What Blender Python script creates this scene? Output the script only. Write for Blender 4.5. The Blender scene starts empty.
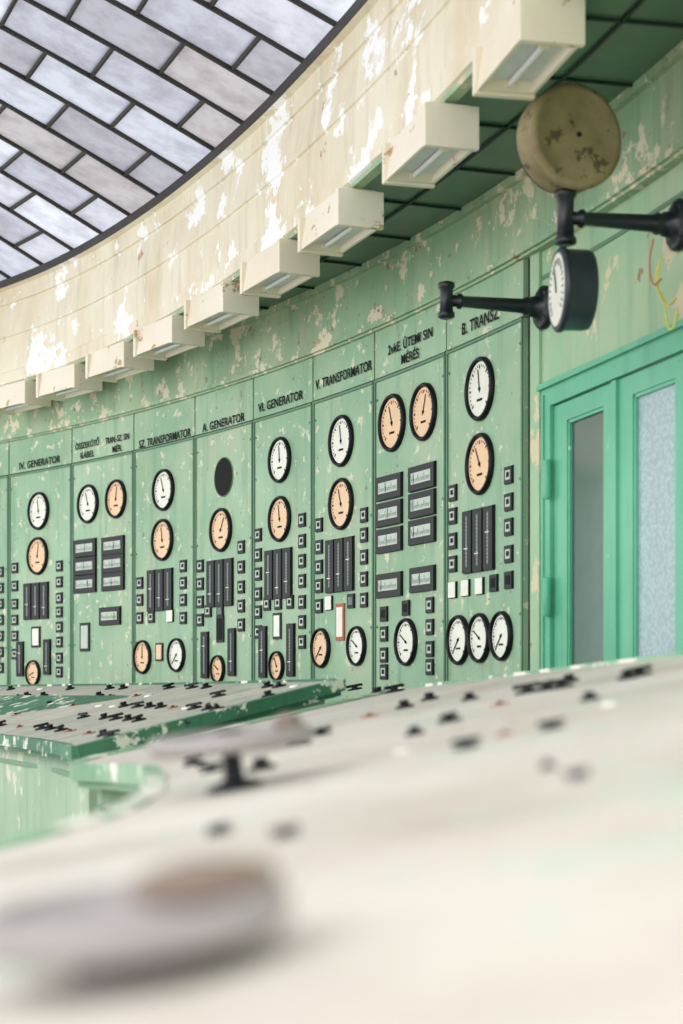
import bpy, math, random
from mathutils import Matrix, Vector
random.seed(7)
E=1.25; F=1750.0; CX,HY=341.5,695.0
CC=Vector((-11.44,2.36)); R=12.8
rad=math.radians
sc=bpy.context.scene
# ------------------------------------------------------------ materials
def lin(c):
    o=[]
    for x in c:
        x/=255.0
        o.append(x/12.92 if x<=0.04045 else ((x+0.055)/1.055)**2.4)
    return (*o,1)
def mat(name,c,rough=.6,metal=0,spec=.5):
    m=bpy.data.materials.new(name); m.use_nodes=True
    nt=m.node_tree; b=nt.nodes['Principled BSDF']
    n=nt.nodes.new('ShaderNodeTexNoise'); n.inputs['Scale'].default_value=14; n.inputs['Detail'].default_value=6
    tc=nt.nodes.new('ShaderNodeTexCoord'); nt.links.new(tc.outputs['Object'],n.inputs['Vector'])
    mx=nt.nodes.new('ShaderNodeMix'); mx.data_type='RGBA'
    l=lin(c); mx.inputs['A'].default_value=tuple(x*.82 for x in l[:3])+(1,); mx.inputs['B'].default_value=tuple(min(1,x*1.1) for x in l[:3])+(1,)
    nt.links.new(n.outputs['Fac'],mx.inputs['Factor']); nt.links.new(mx.outputs['Result'],b.inputs['Base Color'])
    b.inputs['Roughness'].default_value=rough; b.inputs['Metallic'].default_value=metal
    b.inputs['Specular IOR Level'].default_value=spec
    return m
def paint(name,c1,c2,chip,chip_lo=.62,chip_scale=7,rough=.55,chip2=None,chip2_lo=.66,streak=True,bump=.15,mscale=1.6,dirt=None,dfac=.6):
    m=bpy.data.materials.new(name); m.use_nodes=True
    nt=m.node_tree; N=nt.nodes; L=nt.links; b=N['Principled BSDF']
    tc=N.new('ShaderNodeTexCoord')
    def noise(scale,detail,rg=.6,mp=None,off=0):
        n=N.new('ShaderNodeTexNoise'); n.inputs['Scale'].default_value=scale; n.inputs['Detail'].default_value=detail; n.inputs['Roughness'].default_value=rg
        p=N.new('ShaderNodeMapping'); p.inputs['Location'].default_value=(off,off*2,off*.7)
        if mp: p.inputs['Scale'].default_value=mp
        L.new(tc.outputs['Object'],p.inputs['Vector']); L.new(p.outputs['Vector'],n.inputs['Vector'])
        return n
    def ramp(n,a,bb,hi=1):
        r=N.new('ShaderNodeMapRange'); r.inputs['From Min'].default_value=a; r.inputs['From Max'].default_value=bb; r.inputs['To Max'].default_value=hi
        L.new(n.outputs['Fac'],r.inputs['Value']); return r
    def mix(fac,A,B):
        x=N.new('ShaderNodeMix'); x.data_type='RGBA'
        L.new(fac.outputs[0],x.inputs['Factor'])
        for k,v in (('A',A),('B',B)):
            if isinstance(v,tuple): x.inputs[k].default_value=v
            else: L.new(v.outputs['Result'],x.inputs[k])
        return x
    a=mix(ramp(noise(mscale,6),.32,.68),lin(c1),lin(c2))
    if dirt: a=mix(ramp(noise(2.6,8,.65,(1,1,.6),41),.46,.70,dfac),a,lin(dirt))
    if streak:
        d=tuple(x*.76 for x in lin(c1)[:3])+(1,)
        r=ramp(noise(6,5,.6,(2.2,2.2,.22),3),.52,.85)
        a=mix(r,a,d)
    h=ramp(noise(chip_scale,9,.68,None,11),chip_lo,chip_lo+.015)
    a=mix(h,a,lin(chip))
    if chip2:
        h2=ramp(noise(chip_scale*1.7,9,.7,None,23),chip2_lo,chip2_lo+.015)
        a=mix(h2,a,lin(chip2))
    L.new(a.outputs['Result'],b.inputs['Base Color'])
    b.inputs['Roughness'].default_value=rough
    b.inputs['Specular IOR Level'].default_value=.35
    bp=N.new('ShaderNodeBump'); bp.inputs['Strength'].default_value=bump; bp.inputs['Distance'].default_value=.004; bp.invert=True
    L.new(h.outputs[0],bp.inputs['Height']); L.new(bp.outputs['Normal'],b.inputs['Normal'])
    return m
M_panel=paint('panel_green_paint',(130,170,136),(160,192,160),(210,210,184),.60,13,.5,(116,98,70),.645,dirt=(182,190,158))
M_frieze=paint('frieze_green_paint',(134,170,134),(166,194,158),(222,212,184),.555,7,.55,(150,116,86),.615,dirt=(200,194,158))
M_wall=paint('wall_green_paint',(146,184,146),(170,200,164),(212,202,168),.59,5,.55,(146,116,86),.65,dirt=(190,192,156))
M_seam=mat('seam_dark_green',(24,50,38),.6)
M_trim=mat('trim_green',(88,130,100),.5)
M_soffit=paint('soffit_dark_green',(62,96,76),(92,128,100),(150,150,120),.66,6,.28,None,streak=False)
M_cream=paint('cream_paint',(226,216,190),(240,232,210),(250,250,248),.565,3.0,.6,(184,144,108),.645,mscale=1.1,dirt=(210,188,150))
M_lamp=paint('lamp_cream',(230,218,192),(242,234,216),(190,156,112),.62,9,.5,None,streak=False)
M_lampglass=mat('lamp_glass',(226,230,230),.25)
M_tube=mat('lamp_tube',(245,245,245),.2)
M_black=mat('bakelite_black',(17,19,22),.45,0,.25)
M_dark=mat('dark_void',(10,10,11),.9)
M_gray=mat('meter_grey',(104,110,112),.5)
M_white=mat('dial_white',(232,232,218),.35)
M_orange=mat('dial_aged',(236,196,152),.35)
M_pale=mat('window_pale',(184,198,184),.4)
M_red=mat('card_frame_rust',(175,95,65),.6)
M_ink=mat('ink_black',(20,26,24),.7,0,.2)
M_door=paint('door_teal_paint',(88,174,138),(114,192,156),(200,220,195),.65,8,.4,(60,110,80),.69)
M_rim=paint('rim_green_paint',(44,96,70),(76,128,96),(214,216,200),.56,9,.65,(50,54,46),.66)
M_rimR=paint('rim_pale_green_paint',(110,152,120),(150,182,152),(220,216,204),.53,7,.65,(80,84,70),.66)
M_body=paint('desk_body_green',(136,162,136),(164,184,160),(200,202,180),.60,6,.85)
M_top=paint('desk_top_worn',(168,172,158),(194,190,176),(146,170,148),.58,9,.55,(122,92,74),.645,streak=False,mscale=3,dirt=(136,138,126))
M_topR=paint('desk_top_worn_pale',(198,188,178),(212,206,196),(182,194,178),.58,6,.55,(164,122,98),.635,streak=False,mscale=2.4,dirt=(170,160,148),dfac=.8)
M_line=mat('joint_rust',(186,156,138),.7)
M_steel=mat('worn_steel',(150,144,142),.5,.1)
M_brown=mat('brown_bakelite',(118,102,90),.5)
M_castblk=mat('cast_iron_black',(22,26,34),.35)
M_housing=paint('housing_dusty',(122,108,74),(154,140,102),(88,78,54),.58,16,.65,None,streak=False,mscale=9)
M_navy=mat('housing_navy',(34,42,54),.35)
M_bar=mat('glazing_bar',(50,47,45),.6)
M_yel=mat('wire_yellow',(225,215,90),.5); M_redw=mat('wire_orange',(214,120,90),.5)
M_floor=paint('floor_terrazzo',(130,126,116),(154,148,136),(110,106,96),.62,9,.7,None,streak=False)
def glass(name,c,t=.7):
    m=bpy.data.materials.new(name); m.use_nodes=True; nt=m.node_tree; N=nt.nodes; N.clear(); L=nt.links
    o=N.new('ShaderNodeOutputMaterial'); tr=N.new('ShaderNodeBsdfTranslucent'); df=N.new('ShaderNodeBsdfDiffuse'); mx=N.new('ShaderNodeMixShader')
    tc=N.new('ShaderNodeTexCoord'); n=N.new('ShaderNodeTexNoise'); n.inputs['Scale'].default_value=6; n.inputs['Detail'].default_value=9; n.inputs['Roughness'].default_value=.65
    L.new(tc.outputs['Object'],n.inputs['Vector'])
    x=N.new('ShaderNodeMix'); x.data_type='RGBA'; l=lin(c)
    x.inputs['A'].default_value=tuple(v*q for v,q in zip(l[:3],(.74,.73,.73)))+(1,); x.inputs['B'].default_value=l
    r=N.new('ShaderNodeMapRange'); r.inputs['From Min'].default_value=.36; r.inputs['From Max'].default_value=.58
    L.new(n.outputs['Fac'],r.inputs['Value']); L.new(r.outputs[0],x.inputs['Factor'])
    L.new(x.outputs['Result'],tr.inputs['Color']); L.new(x.outputs['Result'],df.inputs['Color'])
    mx.inputs[0].default_value=t; L.new(df.outputs[0],mx.inputs[1]); L.new(tr.outputs[0],mx.inputs[2]); L.new(mx.outputs[0],o.inputs[0])
    return m
GL=[glass('roof_glass_a',(180,183,194)),glass('roof_glass_b',(168,169,180)),glass('roof_glass_c',(158,157,165)),glass('roof_glass_d',(200,203,213)),glass('roof_glass_e',(168,163,165)),glass('roof_glass_f',(186,187,197))]
M_dglass=mat('door_glass_dark',(62,94,84),.12); 
M_bglass=bpy.data.materials.new('door_glass_pebbled'); M_bglass.use_nodes=True
nt=M_bglass.node_tree; b=nt.nodes['Principled BSDF']; v=nt.nodes.new('ShaderNodeTexVoronoi'); v.inputs['Scale'].default_value=70
tc=nt.nodes.new('ShaderNodeTexCoord'); nt.links.new(tc.outputs['Object'],v.inputs['Vector'])
cr=nt.nodes.new('ShaderNodeValToRGB'); cr.color_ramp.elements[0].color=lin((184,202,206)); cr.color_ramp.elements[1].color=lin((146,170,174)); cr.color_ramp.elements[1].position=.7
nt.links.new(v.outputs['Distance'],cr.inputs[0]); nt.links.new(cr.outputs[0],b.inputs['Base Color']); b.inputs['Roughness'].default_value=.3
# ------------------------------------------------------------ mesh builder
I4=Matrix.Identity(4)
class MB:
    def __init__(s): s.v=[];s.f=[];s.mi=[];s.sm=[];s.mats=[]
    def add(s,vs,fs,m,M=I4,smooth=False):
        o=len(s.v)
        for p in vs:
            q=M@Vector(p); s.v.append((q.x,q.y,q.z+E))
        if m not in s.mats: s.mats.append(m)
        k=s.mats.index(m)
        for f in fs:
            s.f.append([o+i for i in f]); s.mi.append(k); s.sm.append(smooth)
    def box(s,M,x0,x1,y0,y1,z0,z1,m,inset=0):
        i=inset
        vs=[(x0,y0,z0),(x1,y0,z0),(x1,y1,z0),(x0,y1,z0),(x0+i,y0+i,z1),(x1-i,y0+i,z1),(x1-i,y1-i,z1),(x0+i,y1-i,z1)]
        s.add(vs,[(3,2,1,0),(4,5,6,7),(0,1,5,4),(1,2,6,5),(2,3,7,6),(3,0,4,7)],m,M)
    def lathe(s,M,prof,m,n=32,cap=True,smooth=True):
        vs=[];fs=[]
        for r,z in prof:
            for i in range(n):
                a=2*math.pi*i/n; vs.append((r*math.cos(a),r*math.sin(a),z))
        for j in range(len(prof)-1):
            for i in range(n):
                k=(i+1)%n; fs.append((j*n+i,j*n+k,(j+1)*n+k,(j+1)*n+i))
        s.add(vs,fs,m,M,smooth)
        if cap:
            j=len(prof)-1; s.add([vs[j*n+i] for i in range(n)],[tuple(range(n))],m,M)
            s.add([vs[i] for i in range(n)],[tuple(reversed(range(n)))],m,M)
    def disc(s,M,r,z,m,n=32):
        s.add([(r*math.cos(2*math.pi*i/n),r*math.sin(2*math.pi*i/n),z) for i in range(n)],[tuple(range(n))],m,M)
    def beam(s,p0,p1,w,h,m,up=Vector((0,0,1))):
        p0=Vector(p0);p1=Vector(p1); d=(p1-p0); l=d.length
        if l<1e-6: return
        d.normalize(); sd=d.cross(up).normalized(); u=sd.cross(d)
        M=Matrix(((d.x,sd.x,u.x,p0.x),(d.y,sd.y,u.y,p0.y),(d.z,sd.z,u.z,p0.z),(0,0,0,1)))
        s.box(M,0,l,-w/2,w/2,-h/2,h/2,m)
    def arcbox(s,r0,r1,z0,z1,a0,a1,m,n=6):
        vs=[];fs=[]
        for i in range(n+1):
            a=rad(a0+(a1-a0)*i/n)
            for r,z in ((r0,z0),(r1,z0),(r1,z1),(r0,z1)):
                vs.append((CC.x+r*math.cos(a),CC.y+r*math.sin(a),z))
        for i in range(n):
            for j in range(4):
                k=(j+1)%4; fs.append((i*4+j,i*4+k,i*4+4+k,i*4+4+j))
        fs+= [(3,2,1,0),(n*4,n*4+1,n*4+2,n*4+3)]
        s.add(vs,fs,m)
    def build(s,name,parent=None,bevel=0,recalc=True):
        me=bpy.data.meshes.new(name); me.from_pydata(s.v,[],s.f); 
        for m in s.mats: me.materials.append(m)
        me.polygons.foreach_set('material_index',s.mi); me.polygons.foreach_set('use_smooth',s.sm); me.update()
        ob=bpy.data.objects.new(name,me); sc.collection.objects.link(ob)
        if parent: ob.parent=parent
        if bevel:
            b=ob.modifiers.new('bevel','BEVEL'); b.width=bevel; b.segments=2; b.limit_method='ANGLE'
        return ob
def frame(phi,z,off=.02,r=None):
    a=rad(phi); rr=(R-off) if r is None else r
    return Matrix(((math.sin(a),0,-math.cos(a),CC.x+rr*math.cos(a)),(-math.cos(a),0,-math.sin(a),CC.y+rr*math.sin(a)),(0,1,0,z),(0,0,0,1)))
def hit(px,py,r=R-.02):
    u=(px-CX)/F
    A=1+u*u; B=-2*u*CC.x-2*CC.y; K=CC.x**2+CC.y**2-r*r
    d=(-B+math.sqrt(B*B-4*A*K))/(2*A)
    X=u*d; return math.degrees(math.atan2(d-CC.y,X-CC.x)),(HY-py)*d/F,d
def text(body,phi,z,capw,size,parent,name='lettering'):
    cu=bpy.data.curves.new(name,'FONT'); cu.body=body; cu.size=size; cu.align_x='CENTER'; cu.align_y='CENTER'; cu.extrude=.0008; cu.offset=.0006; cu.space_character=1.08
    cu.materials.append(M_ink)
    o=bpy.data.objects.new(name,cu); sc.collection.objects.link(o)
    bpy.context.view_layer.update()
    w=o.dimensions.x; sx=min(1,capw/w) if w>0 else 1
    M=Matrix.Translation((0,0,E))@frame(phi,z,.0265)@Matrix.Diagonal((sx,1,1,1))
    o.parent=parent; o.matrix_world=M
# ------------------------------------------------------------ instruments
def gauge(mb,px,py,rpx,face,ang=None):
    ph,z,d=hit(px,py); r=rpx*d/F; M=frame(ph,z)
    mb.lathe(M,[(r,0),(r,.012),(r*.96,.02),(r*.90,.021),(r*.86,.014),(r*.85,.007)],M_black,36,False)
    mb.disc(M,r*.86,.008,face,36)
    for i in range(25):
        a=rad(225-270*i/24); w=.0022 if i%4 else .004; l=.07 if i%4 else .12
        T=M@Matrix.Rotation(a,4,'Z'); mb.box(T,r*(.76-l),r*.76,-w,w,.0082,.009,M_ink)
    mb.box(M,-r*.2,r*.2,-r*.38,-r*.3,.0082,.009,M_ink)
    a=rad(ang if ang is not None else random.choice([225,215,200,120,150,90]))
    T=M@Matrix.Rotation(a,4,'Z'); mb.box(T,-r*.12,r*.62,-.0026,.0026,.0095,.011,M_ink)
    mb.lathe(M,[(r*.06,.008),(r*.06,.012),(r*.03,.014)],M_black,12)
def hole(mb,px,py,wp,hp):
    ph,z,d=hit(px,py); r=hp/2*d/F; M=frame(ph,z); mb.lathe(M,[(r,0),(r,.002)],M_dark,32)
    mb.lathe(M,[(r*1.05,0),(r*1.05,.004),(r,.004),(r,.001)],M_trim,32,False)
def strip(mb,ph,z,h=.24,w=.088):
    M=frame(ph,z)
    mb.box(M,-w/2,w/2,-h/2,h/2,0,.014,M_black,.003)
    mb.box(M,-w*.06,w*.12,-h*.4,h*.4,.014,.0152,M_gray)
    for i in range(13): mb.box(M,-w*.05,w*.06,-h*.36+i*h*.06-.001,-h*.36+i*h*.06+.001,.0152,.016,M_pale)
    y=random.uniform(-.3,.3)*h; mb.box(M,-w*.2,w*.2,y-.002,y+.002,.016,.017,M_white)
def strips3(mb,px,py,n=3,h=.25):
    ph,z,d=hit(px,py)
    for i in range(n):
        strip(mb,ph-math.degrees((i-(n-1)/2)*.098/R),z,h)
def bar(mb,px,py,h=.24):
    ph,z,d=hit(px,py); strip(mb,ph,z,h,.08)
def hmeter(mb,px,py,w=.255,h=.108):
    ph,z,d=hit(px,py); M=frame(ph,z)
    mb.box(M,-w/2,w/2,-h/2,h/2,0,.014,M_black,.003)
    mb.box(M,-w*.37,w*.37,-h*.22,h*.22,.014,.0152,M_pale)
    for i in range(15): 
        x=-w*.33+i*w*.047; mb.box(M,x-.001,x+.001,-h*.14,h*(.0 if i%5 else .12),.0152,.016,M_ink)
    x=random.uniform(-.3,.3)*w; mb.box(M,x-.0015,x+.0015,-h*.2,h*.2,.016,.017,M_ink)
def sq(mb,px,py,k=0):
    ph,z,d=hit(px,py); M=frame(ph,z); w=.07;h=.068
    mb.box(M,-w/2,w/2,-h/2,h/2,0,.01,M_black,.002)
    f={0:M_pale,1:M_white,2:M_dark,3:M_gray}[k]
    if k==1: mb.box(M,-w*.46,w*.46,-h*.46,h*.46,.01,.012,f)
    else:
        mb.box(M,-w*.3,w*.3,-h*.26,h*.26,.01,.011,f)
        if k==0: mb.box(M,-w*.14,w*.2,-h*.12,h*.16,.011,.012,M_ink)
def card(mb,px,py,w=.075,h=.125,fr=M_black,fc=M_white):
    ph,z,d=hit(px,py); M=frame(ph,z)
    mb.box(M,-w/2,w/2,-h/2,h/2,0,.008,fr); mb.box(M,-w*.36,w*.36,-h*.4,h*.4,.008,.0095,fc)
# ------------------------------------------------------------ panels
TOPZ=1.605
def panel(x0,x1,labels,fn,lab2=None):
    a0=hit(x0,600)[0]; a1=hit(x1,600)[0]   # a0 > a1
    mb=MB(); g=.028
    mb.arcbox(R-.02,R+.03,-1.25,TOPZ-.215,a1+g,a0-g,M_panel)
    mb.arcbox(R-.02,R+.03,TOPZ-.207,TOPZ,a1+g,a0-g,M_panel)
    mb.arcbox(R+.0,R+.04,-1.25,TOPZ,a1-.01,a0+.01,M_seam,6)
    mb.arcbox(R-.028,R-.02,TOPZ-.225,TOPZ-.215,a1+g,a0-g,M_trim)
    e=.05
    for s0,s1 in((a1+g,a1+g+e),(a0-g-e,a0-g)):
        mb.arcbox(R-.026,R-.02,-1.25,TOPZ-.225,s0,s1,M_trim,1)
    for z in (1.3,.8,.3,-.2,-.7):
        for a in (a1+g+e+.06,a0-g-e-.06):
            mb.lathe(frame(a,z),[(.006,0),(.006,.003),(.003,.005)],M_trim,8)
    fn(mb)
    ob=mb.build('switchboard_panel')
    for (tx,px,py,w,s) in labels:
        ph,z,d=hit(px,py); text(tx,ph,z,w,s,ob)
    return ob
def pB(m):
    gauge(m,481.5,389,32,M_white,100); gauge(m,481.5,464,31,M_orange,120); strips3(m,480,540)
    for y,k in((493,0),(516,0),(541,0),(564,0),(590,1)): sq(m,454,y,k)
    for y,k in((475,0),(502,0),(527,0),(554,0),(580,2)): sq(m,510,y,k)
    for x,y,k in((467,588,1),(481,586,1),(495,583,2)): sq(m,x,y,k)
    for x,y in((460,640),(481,638),(503,636)): gauge(m,x,y,25,M_white)
def pC(m):
    gauge(m,393.5,423,29,M_orange,110); gauge(m,425,412,29,M_orange,70)
    for i in range(3): hmeter(m,390.5,487+i*26.5); hmeter(m,423.5,477+i*27)
    hmeter(m,390.5,585); hmeter(m,424,579,.24)
    gauge(m,407.5,642,24,M_white)
    for y,k in((614,2),(634,0),(655,0)): sq(m,385,y,k); 
    for y,k in((606,0),(628,0),(650,0),(668,0)): sq(m,431,y-1,k)
    sq(m,407,608,2); sq(m,385,672,0)
def pN(m):
    gauge(m,342.5,441,26,M_white,100); gauge(m,342.5,504,26,M_orange,110); strips3(m,341,565)
    for y in (525,547,567,586,606): sq(m,320,y,0)
    for y,k in ((515,0),(535,0),(557,0),(579,0),(600,0)): sq(m,365,y,k)
    sq(m,330,603,1); sq(m,352,601,3)
    card(m,341,622,.085,.17,M_red,M_white); gauge(m,322,648,20,M_orange); gauge(m,358,646,20,M_white)
def pV(m):
    gauge(m,281,460,23,M_white,95); gauge(m,281,519,23,M_orange,100); strips3(m,279.5,574)
    for y in (535,555,574,594,612,632): sq(m,259,y,0)
    for y in (520,541,561,581,602,622,642): sq(m,303,y,0)
    for x,y,k in((268,604,0),(279,603,0),(291,602,0)): sq(m,x,y,k)
    card(m,278,626,.085,.13,M_black,M_white); bar(m,264,652,.26); bar(m,292,650,.26); gauge(m,278,666,15,M_orange)
def pA(m):
    hole(m,224,477,18,38); gauge(m,222,530,22,M_orange,60); strips3(m,221,583)
    for y in (566,584,602,620): sq(m,201,y,0)
    for y in (547,567,587,606,625): sq(m,242,y,0)
    sq(m,209,611,0); sq(m,221,611,3)
    card(m,221,629,.08,.14,M_black,M_dark); bar(m,206,655,.25); bar(m,233,652,.25); gauge(m,219,669,14,M_orange)
def pS(m):
    gauge(m,164.5,490,21,M_white,110); gauge(m,163.5,540,21,M_orange,100); strips3(m,161,590,3,.235)
    for y in (583,600,618,): sq(m,140.5,y,0)
    for y in (566,583,600,618): sq(m,184,y,0)
    sq(m,152,617,0); sq(m,171,616,1)
    gauge(m,143.5,657,17,M_orange); gauge(m,177.5,655,17,M_white); card(m,160,652,.08,.1,M_black,M_orange)
def pO(m):
    gauge(m,89,504,19.5,M_white,110); gauge(m,117,499,19.5,M_orange,80)
    for i in range(3): hmeter(m,86,548+i*18); hmeter(m,114,545.5+i*18)
    hmeter(m,111,616,.24); card(m,85.5,637,.11,.17,M_black,M_pale)
def pI(m):
    gauge(m,39.5,511,19,M_white,100); gauge(m,38.5,556,19,M_orange,80); strips3(m,37,601,3,.23)
    for y in (568,586,604,620,636,654): sq(m,15.5,y,0)
    for y in (566,582,598,612,627,642,658,672): sq(m,60,y,0)
    card(m,36.5,637,.1,.13,M_black,M_white); bar(m,21,659,.22); bar(m,48,657,.22); gauge(m,34,673,13,M_orange)
def pX(m):
    gauge(m,-19,520,18,M_white,100); gauge(m,-19,562,18,M_orange,80); strips3(m,-19,606,3,.23)
    for y in (572,588,604,620,636,652,668): sq(m,1,y,0)
    for y in (590,606,622,638): sq(m,-42,y,0)
    gauge(m,-32,658,15,M_white); gauge(m,-8,658,15,M_white)
panel(446.5,524,[("B. TRANSZ",481,322,.38,.066)],pB)
panel(374.5,446.5,[("2vkE. ÜTEMI SIN",411,342,.50,.058),("MÉRÉS",411,357,.34,.058)],pC)
panel(313,374.5,[("V. TRANSFORMATOR",344,376,.58,.064)],pN)
panel(253.5,313,[("VI. GENERATOR",281,402,.5,.062)],pV)
panel(195,253.5,[("A. GENERATOR",224,423,.48,.062)],pA)
panel(134,195,[("SZ. TRANSFORMATOR",165,439,.58,.062)],pS)
panel(72,134,[("ÖSSZEKÖTŐ",88,445,.27,.052),("KÁBEL",88,455,.2,.052),("TRAN.-SZ. SIN",118,439,.27,.052),("MÉR.",118,449,.2,.052)],pO)
panel(9,72,[("IV. GENERATOR",40,463,.5,.062)],pI)
panel(-56,9,[("III. GENERATOR",-23,473,.5,.062)],pX)
aL=hit(-56,600)[0]
# ------------------------------------------------------------ room shell
A0,A1=-6,62
aP=hit(524,600)[0]; aD=hit(537,600)[0]
m=MB()
m.arcbox(R+.04,R+.2,-1.25,2.6,aD,A1,M_wall,60)
m.arcbox(R-.02,R+.04,-1.25,TOPZ,aL+.03,A1,M_panel,20)
m.arcbox(R-.012,R+.04,-1.25,TOPZ,aD,aP-.16,M_wall,1)
m.build('wall_back')
m=MB()
m.arcbox(R+.0,R+.12,1.125,2.6,12.3,aD,M_wall,8)
m.arcbox(R-.004,R,1.50,1.515,12.3,aD,M_trim,8)
m.build('wall_over_door')
m=MB()
m.arcbox(R+.0,R+.12,-1.25,2.6,A0,12.3,M_wall,16)
m.build('wall_right')
m=MB()
m.arcbox(R-.035,R+.04,TOPZ,1.93,A0,A1,M_frieze,60)
m.arcbox(R-.05,R-.035,TOPZ+.01,TOPZ+.03,A0,A1,M_frieze,60)
m.arcbox(R-.06,R-.035,1.885,1.915,A0,A1,M_frieze,60)
m.build('trim_frieze')
WT=[(-20,.58),(12,.58),(16,.59),(21,.575),(24.5,.53),(28,.475),(31.5,.40),(35,.32),(38,.25),(41,.2),(90,.2)]
def woff(a):
    s=0
    for da in(-2,-1,0,1,2):
        x=a+da
        for (p,q),(p2,q2) in zip(WT,WT[1:]):
            if p<=x<=p2: s+=q+(q2-q)*(x-p)/(p2-p); break
    return s/5
def P(a,off,z): # off: distance inward from soffit edge
    r=R-woff(a)-off; return Vector((CC.x+r*math.cos(rad(a)),CC.y+r*math.sin(rad(a)),z))
def ringstrip(m,prof,mt,n=90,sm=False):
    vs=[];fs=[];K=len(prof)
    for i in range(n+1):
        a=A0+(A1-A0)*i/n
        for o,z in prof: vs.append(tuple(P(a,o,z)))
    for i in range(n):
        for j in range(K-1): fs.append((i*K+j,i*K+j+1,i*K+K+j+1,i*K+K+j))
    m.add(vs,fs,mt,I4,sm)
m=MB()
SZ=1.915
vs=[];fs=[];n=90
for i in range(n+1):
    a=A0+(A1-A0)*i/n
    vs.append(tuple(P(a,0,SZ))); vs.append((CC.x+(R)*math.cos(rad(a)),CC.y+R*math.sin(rad(a)),SZ))
for i in range(n): fs.append((2*i,2*i+1,2*i+3,2*i+2))
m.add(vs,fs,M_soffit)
for a in [x*2.2+1 for x in range(-2,28)]:
    p=P(a,0,SZ-.004); q=Vector((CC.x+(R-.04)*math.cos(rad(a)),CC.y+(R-.04)*math.sin(rad(a)),SZ-.004)); m.beam(p,q,.012,.01,M_seam)
for i in range(n):
    a=A0+(A1-A0)*i/n; b_=A0+(A1-A0)*(i+1)/n
    for t in (.5,):
        def q(a_): 
            r=R-woff(a_)*t; return Vector((CC.x+r*math.cos(rad(a_)),CC.y+r*math.sin(rad(a_)),SZ-.004))
        m.beam(q(a),q(b_),.01,.01,M_seam)
m.build('ceiling_soffit')
m=MB()
ringstrip(m,[(-.02,1.93),(-.02,1.885),(.02,1.885),(.025,1.90)],M_frieze)
ringstrip(m,[(.025,1.90),(.035,1.905),(.035,1.97),(.02,1.98),(.02,2.17),(.012,2.175),(.012,2.19),(.02,2.195),(.0,2.38),(-.01,2.385),(-.01,2.4),(0,2.405),(0,2.49),(.03,2.50)],M_cream)
ringstrip(m,[(.03,2.50),(.035,2.50),(.035,2.545),(-.06,2.55)],M_bar)  # dark metal angle, its dark colour also painting in the shadow line below the glass
m.build('trim_skylight_curb')
m=MB()
def G(a,s): return P(a,s,2.545+.42*s-.035*s*s)
DA=1.9; TL=.42
a=A0; i=0
while a<A1:
    a2=a+DA; st=-TL*(.5 if i%2 else 0)
    j=0
    while True:
        s0=max(0,st+j*TL); s1=st+(j+1)*TL
        if s0>4.2: break
        if s1>0.02:
            m.add([tuple(G(a,s0)),tuple(G(a,s1)),tuple(G(a2,s1)),tuple(G(a2,s0))],[(0,1,2,3)],random.choice(GL))
            if s1<4.4: m.beam(G(a,s1),G(a2,s1),.014,.03,M_bar)
            m.beam(G(a,s0),G(a,s1),.017,.032,M_bar)
        j+=1
    a=a2; i+=1
m.build('window_skylight')
m=MB()
m.box(I4,-9,3,-4,14,-1.30,-1.25,M_floor); m.build('floor')
# ------------------------------------------------------------ door
DM=frame(15.3,0,-.02)
m=MB()
def db(x0,x1,y0,y1,z0,z1,mt=M_door,i=0): m.box(DM,x0,x1,y0,y1,z0,z1,mt,i)
db(-.63,-.54,-1.25,1.10,-.02,.04); db(.54,.63,-1.25,1.10,-.02,.04); db(-.54,.54,1.035,1.10,-.02,.04)
db(-.635,.635,1.10,1.12,-.02,.055); 
db(-.605,-.59,-1.25,1.08,.04,.047); db(.59,.605,-1.25,1.08,.04,.047)
for (x0,x1,p0,p1,gm) in((-.536,-.004,-.42,-.105,M_dglass),(.004,.536,.125,.43,M_bglass)):
    db(x0,p0,-1.24,1.03,-.01,.025); db(p1,x1,-1.24,1.03,-.01,.025); db(p0,p1,.965,1.03,-.01,.025); db(p0,p1,-1.24,-.5,-.01,.025)
    db(p0,p1,-.5,.965,-.005,.01,gm)
    for a_,b_,c_,d_ in((p0,p0+.012,-.5,.965),(p1-.012,p1,-.5,.965),(p0,p1,.953,.965),(p0,p1,-.5,-.488)): db(a_,b_,c_,d_,.01,.02)
    db(p0+.03,p1-.03,-1.1,-.6,.025,.035,M_door,.01)
db(-.018,.02,-1.24,1.03,.025,.037)
for z in(.84,.42,-.1,-.8):
    m.lathe(DM@Matrix.Translation((-.54,z-.07,.05))@Matrix.Rotation(rad(-90),4,'X'),[(.012,-.07),(.016,-.065),(.016,.065),(.012,.07)],M_door,10)
m.build('door_1')
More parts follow.
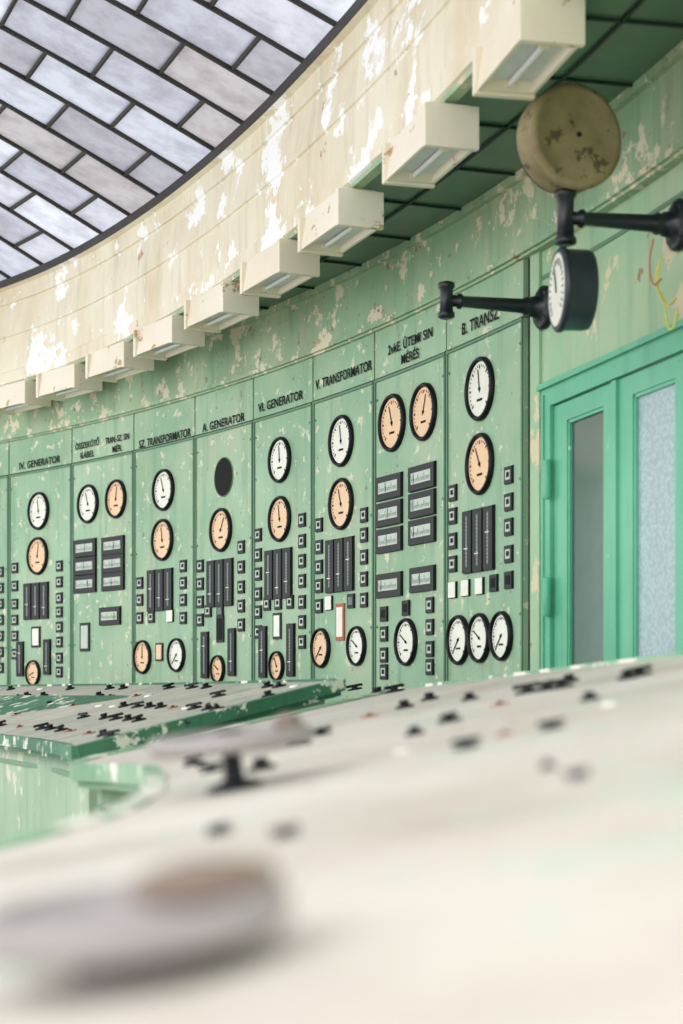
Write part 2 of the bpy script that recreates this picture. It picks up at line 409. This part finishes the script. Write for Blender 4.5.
# ------------------------------------------------------------ ceiling lights
def lamp(a):
    m=MB(); r=R-woff(a)-.0; M=frame(a,1.80,0,r)  # x tangent, y up, z inward
    Lb,Wb,Lt,Wt=.22,.086,.205,.066; y0,y1=-.055,.085
    o=[(-Lb,y0,-Wb),(Lb,y0,-Wb),(Lb,y0,Wb),(-Lb,y0,Wb),(-Lt,y1,-Wt),(Lt,y1,-Wt),(Lt,y1,Wt),(-Lt,y1,Wt)]
    m.add(o,[(0,1,5,4),(1,2,6,5),(2,3,7,6),(3,0,4,7),(4,5,6,7)],M_lamp,M)
    Li,Wi=Lb-.035,Wb-.012
    ring=[(-Lb,y0,-Wb),(Lb,y0,-Wb),(Lb,y0,Wb),(-Lb,y0,Wb),(-Li,y0,-Wi),(Li,y0,-Wi),(Li,y0,Wi),(-Li,y0,Wi),(-Li+.03,y0+.022,-Wi+.01),(Li-.03,y0+.022,-Wi+.01),(Li-.03,y0+.022,Wi-.01),(-Li+.03,y0+.022,Wi-.01)]
    m.add(ring,[(0,4,5,1),(1,5,6,2),(2,6,7,3),(3,7,4,0),(4,8,9,5),(5,9,10,6),(6,10,11,7),(7,11,8,4)],M_lamp,M)
    m.add(ring[8:],[(0,1,2,3)],M_lampglass,M)
    T=M@Matrix.Translation((0,y0+.012,0))@Matrix.Rotation(rad(90),4,'Y')
    m.lathe(T,[(.009,-Li+.03),(.009,Li-.03)],M_tube,12)
    for sx in(-1,1): m.box(M,sx*(Li-.03)-.01,sx*(Li-.03)+.01,y0+.002,y0+.025,-.016,.016,M_lamp)
    m.box(M,-Lb-.006,-Lb+.02,y0-.008,y0+.13,-Wb-.006,Wb+.006,M_lamp); m.box(M,Lb-.02,Lb+.006,y0-.008,y0+.13,-Wb-.006,Wb+.006,M_lamp)
    for sx in(-.12,.12): m.box(M,sx-.015,sx+.015,y1,y1+.03,-.02,.02,M_lamp)
    m.build('ceiling_light',bevel=.003)
for a in (3.5,7.7,11.9,16.2,20.8,24.4,28.1,31.6,34.9,38.2,41.2,44.5,48): lamp(a)
# ------------------------------------------------------------ brackets with gauges
def arm(m,phi,z,Ln,tip_h,tip_r):
    M=frame(phi,z,0)
    m.lathe(M,[(.078,0),(.078,.018),(.066,.026),(.04,.032),(.036,.06),(.03,.07),(.034,.08),(.026,.095),(.023,.2),(.02,Ln-.06),(.027,Ln-.055),(.027,Ln-.045),(.02,Ln-.04),(.02,Ln)],M_castblk,24)
    for i in range(4):
        T=M@Matrix.Rotation(rad(45+90*i),4,'Z')@Matrix.Translation((.058,0,.018)); m.lathe(T,[(.01,0),(.01,.01)],M_castblk,6)
    T=M@Matrix.Translation((0,0,Ln))@Matrix.Rotation(rad(-90),4,'X')
    h=tip_h/2; r=tip_r
    m.lathe(T,[(r*.8,-h),(r*1.25,-h+.005),(r*1.25,-h+.02),(r,-h+.025),(r*.9,0),(r,h-.025),(r*1.25,h-.02),(r*1.25,h-.005),(r*.8,h)],M_castblk,20)
    return (M@Vector((0,0,Ln)))
def axisM(c,d):
    d=Vector(d).normalized(); up=Vector((0,0,1)); x=up.cross(d).normalized(); y=d.cross(x)
    return Matrix(((x.x,y.x,d.x,c[0]),(x.y,y.y,d.y,c[1]),(x.z,y.z,d.z,c[2]),(0,0,0,1)))
m=MB(); arm(m,hit(541,308)[0],1.395,.385,.13,.024); m.build('wall_bracket')
m=MB(); t=arm(m,13.15,1.415,.37,.165,.026)
rb=.152; c=(t.x+.01,t.y,1.645)
Mb=axisM(c,(.40,-.92,0))
m.lathe(Mb,[(rb*.9,-.05),(rb,-.045),(rb,.03),(rb*1.03,.032),(rb*1.03,.042),(rb*.97,.05),(rb*.9,.054),(rb*.86,.05),(rb*.3,.056)],M_housing,48)
m.lathe(Mb,[(.008,.055),(.008,.06),(.004,.062)],M_black,12)
Mb2=axisM(c,(-.40,.92,0)); m.lathe(Mb2,[(rb*.98,.04),(rb*.98,.056),(rb*.88,.062),(rb*.86,.051)],M_black,48,False); m.disc(Mb2,rb*.88,.052,M_white,48)
m.lathe(axisM((t.x,t.y,1.50),(0,0,1)),[(.03,-.03),(.026,-.01),(.036,0),(.036,.012),(.02,.02)],M_castblk,20)
m.lathe(axisM((t.x,t.y,1.33),(0,0,1)),[(.022,-.04),(.03,-.01),(.034,0),(.034,.014),(.026,.02)],M_castblk,20)
rl=.118; c2=(t.x+.025,t.y,1.20)
Ml=axisM(c2,(-.99,-.10,0))
m.lathe(Ml,[(rl*.86,-.05),(rl*.97,-.045),(rl,-.03),(rl,.03),(rl*1.05,.034),(rl*1.05,.046),(rl*.98,.052),(rl*.90,.052),(rl*.88,.05)],M_navy,48)
m.disc(Ml,rl*.9,.0525,M_white,40)
for i in range(21):
    T=Ml@Matrix.Rotation(rad(225-270*i/20),4,'Z'); m.box(T,rl*.62,rl*.78,-.002,.002,.053,.054,M_ink)
T=Ml@Matrix.Rotation(rad(110),4,'Z'); m.box(T,-.01,rl*.6,-.003,.003,.054,.056,M_ink)
m.build('bracket_mounted_gauge')
wp=bpy.data.objects.new('hanging_wires',None); sc.collection.objects.link(wp)
for k,(mt,pts) in enumerate(((M_yel,[(672,262),(668,280),(676,300),(684,330),(690,310)]),(M_yel,[(676,258),(673,285),(682,305),(692,300)]),(M_redw,[(672,240),(668,262),(672,285),(680,280)]))):
    cu=bpy.data.curves.new('wire','CURVE'); cu.dimensions='3D'; cu.bevel_depth=.003
    sp=cu.splines.new('BEZIER'); sp.bezier_points.add(len(pts)-1)
    for q,(px,py) in zip(sp.bezier_points,pts):
        ph,z,d=hit(px,py); w=frame(ph,z,.01)@Vector((0,0,.05+.01*k)); q.co=(w.x,w.y,w.z+E); q.handle_left_type=q.handle_right_type='AUTO'
    cu.materials.append(mt); o=bpy.data.objects.new('wire_%d'%k,cu); sc.collection.objects.link(o); o.parent=wp
# ------------------------------------------------------------ desks
def desk(Fp,Bp,top,lines_t,name,cross=1,fstep=3,rim=M_rim):
    n=len(Fp); m=MB(); Fp=[Vector(p) for p in Fp]; Bp=[Vector(p) for p in Bp]
    up=Vector((0,0,1))
    T=.05; NT=6
    def pt(k,t): return Fp[k].lerp(Bp[k],t)
    vs=[];fs=[]
    for k in range(n):
        for j in range(NT+1): vs.append(tuple(pt(k,j/NT)))
    for k in range(n-1):
        for j in range(NT): a=k*(NT+1)+j; fs.append((a,a+NT+1,a+NT+2,a+1))
    m.add(vs,fs,top)
    loop=[pt(k,0) for k in range(n)]+[pt(n-1,1)]+[pt(k,1) for k in range(n-2,-1,-1)]
    N_=len(loop); vs=[tuple(p) for p in loop]+[tuple(p-up*T) for p in loop]
    m.add(vs,[(i,(i+1)%N_,N_+(i+1)%N_,N_+i) for i in range(N_)]+[tuple(range(N_,2*N_))],rim)
    for i in range(N_): m.beam(loop[i]-up*.014,loop[(i+1)%N_]-up*.014,.03,.04,rim)
    cen=sum(loop,Vector())/N_
    def ins(k,t):
        p=pt(k,t)
        if k==0: p=p.lerp(pt(1,t),min(.3,.05/max(.01,(pt(1,t)-p).length)))
        return p
    bl=[ins(k,.05) for k in range(n)]+[ins(k,.95) for k in range(n-1,-1,-1)]
    NB=len(bl); vs=[tuple(p-up*T) for p in bl]+[(p.x,p.y,-1.25) for p in bl]
    m.add(vs,[(i,(i+1)%NB,NB+(i+1)%NB,NB+i) for i in range(NB)],M_body)
    segs=[(bl[i],bl[min(i+fstep,n-1)]) for i in range(0,n-1,fstep)]+[(bl[-1],bl[0])]
    for p,q in segs:
        d=(q-p); d.z=0; l=d.length
        if l<.15: continue
        d.normalize(); out=Vector((d.y,-d.x,0)); mid=(p+q)/2
        if (mid+out-cen).length<(mid-cen).length: out=-out
        zt=min(p.z,q.z)-T-.06; z0=-1.12
        p1=Vector((p.x,p.y,0))+d*.05+out*.012; q1=Vector((q.x,q.y,0))-d*.05+out*.012
        for a,b_ in (((p1,zt),(q1,zt)),((p1,z0),(q1,z0)),((p1,z0),(p1,zt)),((q1,z0),(q1,zt))):
            m.beam((a[0].x,a[0].y,a[1]),(b_[0].x,b_[0].y,b_[1]),.016,.016,M_trim,up=out)
    for t in lines_t:
        for k in range(n-1): m.beam(pt(k,t),pt(k+1,t),.0035,.0014,M_line)
    for k in range(1,n-1,cross): m.beam(pt(k,.01),pt(k,.99),.0035,.0014,M_line)
    return m.build(name),pt
def polar(r,a,z): return (CC.x+r*math.cos(rad(a)),CC.y+r*math.sin(rad(a)),z)
def knob(m,p,nrm,kind,rot,s=1):
    d=Vector(nrm).normalized(); M=axisM(p,d) if abs(d.z)<.999 else Matrix.Translation(p)
    M=M@Matrix.Rotation(rot,4,'Z')@Matrix.Scale(s,4)
    if kind==0:
        m.lathe(M,[(.03,0),(.03,.004),(.024,.007),(.012,.008),(.012,.014)],M_black,20)
        m.box(M,-.034,.034,-.007,.007,.012,.022,M_black,.003)
    elif kind==1:
        m.lathe(M,[(.026,0),(.026,.006),(.018,.009)],M_black,20); m.lathe(M,[(.012,.009),(.015,.018),(.012,.022)],M_black,16)
    elif kind==2:
        m.lathe(M,[(.02,0),(.02,.004),(.014,.007)],M_white,18)
    elif kind==3:
        m.box(M,-.022,.022,-.014,.014,0,.004,M_red); m.lathe(M,[(.008,.004),(.008,.01)],M_castblk,12)
Fp=[];Bp=[];nL=20
for k in range(nL):
    t=k/(nL-1); Fp.append(polar(11.02,14.7+t*33,-.156)); Bp.append(polar(11.90,16.0+t*33,.048))
dl,ptL=desk(Fp,Bp,M_top,(.2,.4,.6,.8),'control_desk')
m=MB()
for k in range(nL-1):
    for row in (.14,.34,.54,.74,.9):
        for h in (.25,.75):
            if random.random()<.46:
                p=ptL(k,row).lerp(ptL(k+1,row),h+random.uniform(-.1,.1))
                ed=ptL(k,1)-ptL(k,0); al=ptL(k+1,0)-ptL(k,0); nn=ed.cross(al); nn=nn if nn.z>0 else -nn
                knob(m,p,nn,random.choice([0,0,1,1,2,3]),random.uniform(0,3.1),.9)
m.build('switches',dl)
a_,b_,c_=-.134,.188,.021
def zR(x,y): return a_+b_*x+c_*y
def v3(x,y): return (x,y,zR(x,y))
FR=[(-.50,4.48),(-.60,4.38),(-.64,4.22),(-.60,4.0),(-.48,3.65),(-.36,3.24),(-.29,2.75),(-.25,2.3),(-.26,2.05),(-.34,1.87),(-.50,1.72),(-.74,1.45),(-.88,.9),(-.9,.1),(-.9,-.6)]
BR=[(.19,5.50),(.22,5.42),(.26,5.32),(.33,5.12),(.42,4.86),(.53,4.5),(.64,4.15),(.75,3.80),(.84,3.4),(.92,2.9),(.98,2.4),(1.04,1.8),(1.08,1.1),(1.1,.3),(1.1,-.6)]
dr,ptR=desk([v3(*p) for p in FR],[v3(*p) for p in BR],M_topR,(),'control_desk',cross=20,fstep=3,rim=M_rimR)
nR=Vector((-b_,-c_,1))
m=MB()
def onR(px,py):
    u=(px-CX)/F; d=-a_/((py-HY)/F+b_*u+c_); return (u*d,d,a_+(b_*u+c_)*d)
for i,(px,py,k,s) in enumerate([(640,676,0,.8),(628,679,1,.75),(562,688,0,.8),(548,690,0,.8),(528,693,0,.85),(570,682,1,.75),(552,729,0,.5),(467,748,0,.55),(450,722,0,.7),(370,717,3,.8),(395,692,0,1),(378,694,1,1),(578,778,0,.32),(548,768,1,.32),(402,752,2,.5),(322,735,0,.65),(345,702,3,.9),(430,700,1,.8),(220,834,0,.42),(286,836,0,.38),(500,705,3,.7),(610,705,2,.6),(355,690,0,1),(195,765,0,.7),(262,770,1,.8),(405,708,1,.8),(415,735,1,.6),(505,735,3,.5),(590,700,1,.6),(212,772,0,.6),(300,745,0,.7),(470,700,1,.7)]):
    knob(m,onR(px,py),nR,k,[0.3,-.4,.1,.9,-.2][i%5]+1.57,s)
m.build('switches',dr)
def wheel(x,y,h,r,hr,hx,hy,hh,sm_,rt=.011,dish=.62):
    m=MB(); z=zR(x,y); Mn=axisM((x,y,z+.0008),nR.normalized()); M=axisM((x,y,z+.004),(-.10,-.04,1))   # local +y points to the right of the desk
    m.lathe(Mn,[(.035,0),(.035,.005),(.024,.009),(.014,.012)],sm_,24)
    m.lathe(M,[(.013,.003),(.011,h-.014),(.02,h-.01),(.024,h+.006),(.012,h+.012)],sm_,24)
    n=40; k=10; vs=[];fs=[]
    for i in range(n):
        A=2*math.pi*i/n
        for j in range(k):
            B=2*math.pi*j/k; rr=r-rt+rt*math.cos(B); vs.append((rr*math.cos(A),rr*math.sin(A),h+rt*math.sin(B)))
    for i in range(n):
        for j in range(k): fs.append((i*k+j,((i+1)%n)*k+j,((i+1)%n)*k+(j+1)%k,i*k+(j+1)%k))
    m.add(vs,fs,M_steel,M,True)
    for i in range(5):
        T=M@Matrix.Rotation(rad(72*i+20),4,'Z'); m.box(T,.012,r-rt,-.008,.008,h-.006,h+.004,M_steel,.002)
    m.lathe(M,[(r*dish,h-.003),(r*dish,h+.003),(r*.4,h+.006),(r*.2,h+.009)],M_steel,40)
    T=M@Matrix.Translation((hx,hy,h)); prof=[(hr*math.cos(rad(q)),hh/2+hh/2*math.sin(rad(q))) for q in range(-85,86,17)]
    m.lathe(T,prof,M_brown,24)
    m.build('handwheel')
wheel(-.128,2.1,.056,.100,.018,.02,.068,.026,M_castblk)
wheel(-.098,.84,.024,.078,.038,.004,.036,.024,M_steel,.010,.9)
# ------------------------------------------------------------ light & camera
w=bpy.data.worlds.new('World'); sc.world=w; w.use_nodes=True
bg=w.node_tree.nodes['Background']; bg.inputs[0].default_value=(.975,.985,1,1); bg.inputs[1].default_value=2.1
sl=bpy.data.lights.new('sun','SUN'); sl.energy=1.2; sl.angle=rad(40); sl.color=(1,.985,.96)
so=bpy.data.objects.new('sun',sl); sc.collection.objects.link(so)
so.rotation_euler=Vector((.62,.62,-.5)).to_track_quat('-Z','Y').to_euler()
cd=bpy.data.cameras.new('camera'); co=bpy.data.objects.new('camera',cd); sc.collection.objects.link(co)
co.location=(0,0,E); co.rotation_euler=(rad(90),0,0)
cd.sensor_width=36; cd.lens=F/1024*36; cd.shift_y=(HY-512)/1024; cd.clip_start=.02
cd.dof.use_dof=True; cd.dof.focus_distance=8.0; cd.dof.aperture_fstop=2.9
sc.camera=co
sc.view_settings.view_transform='Standard'; sc.view_settings.exposure=0
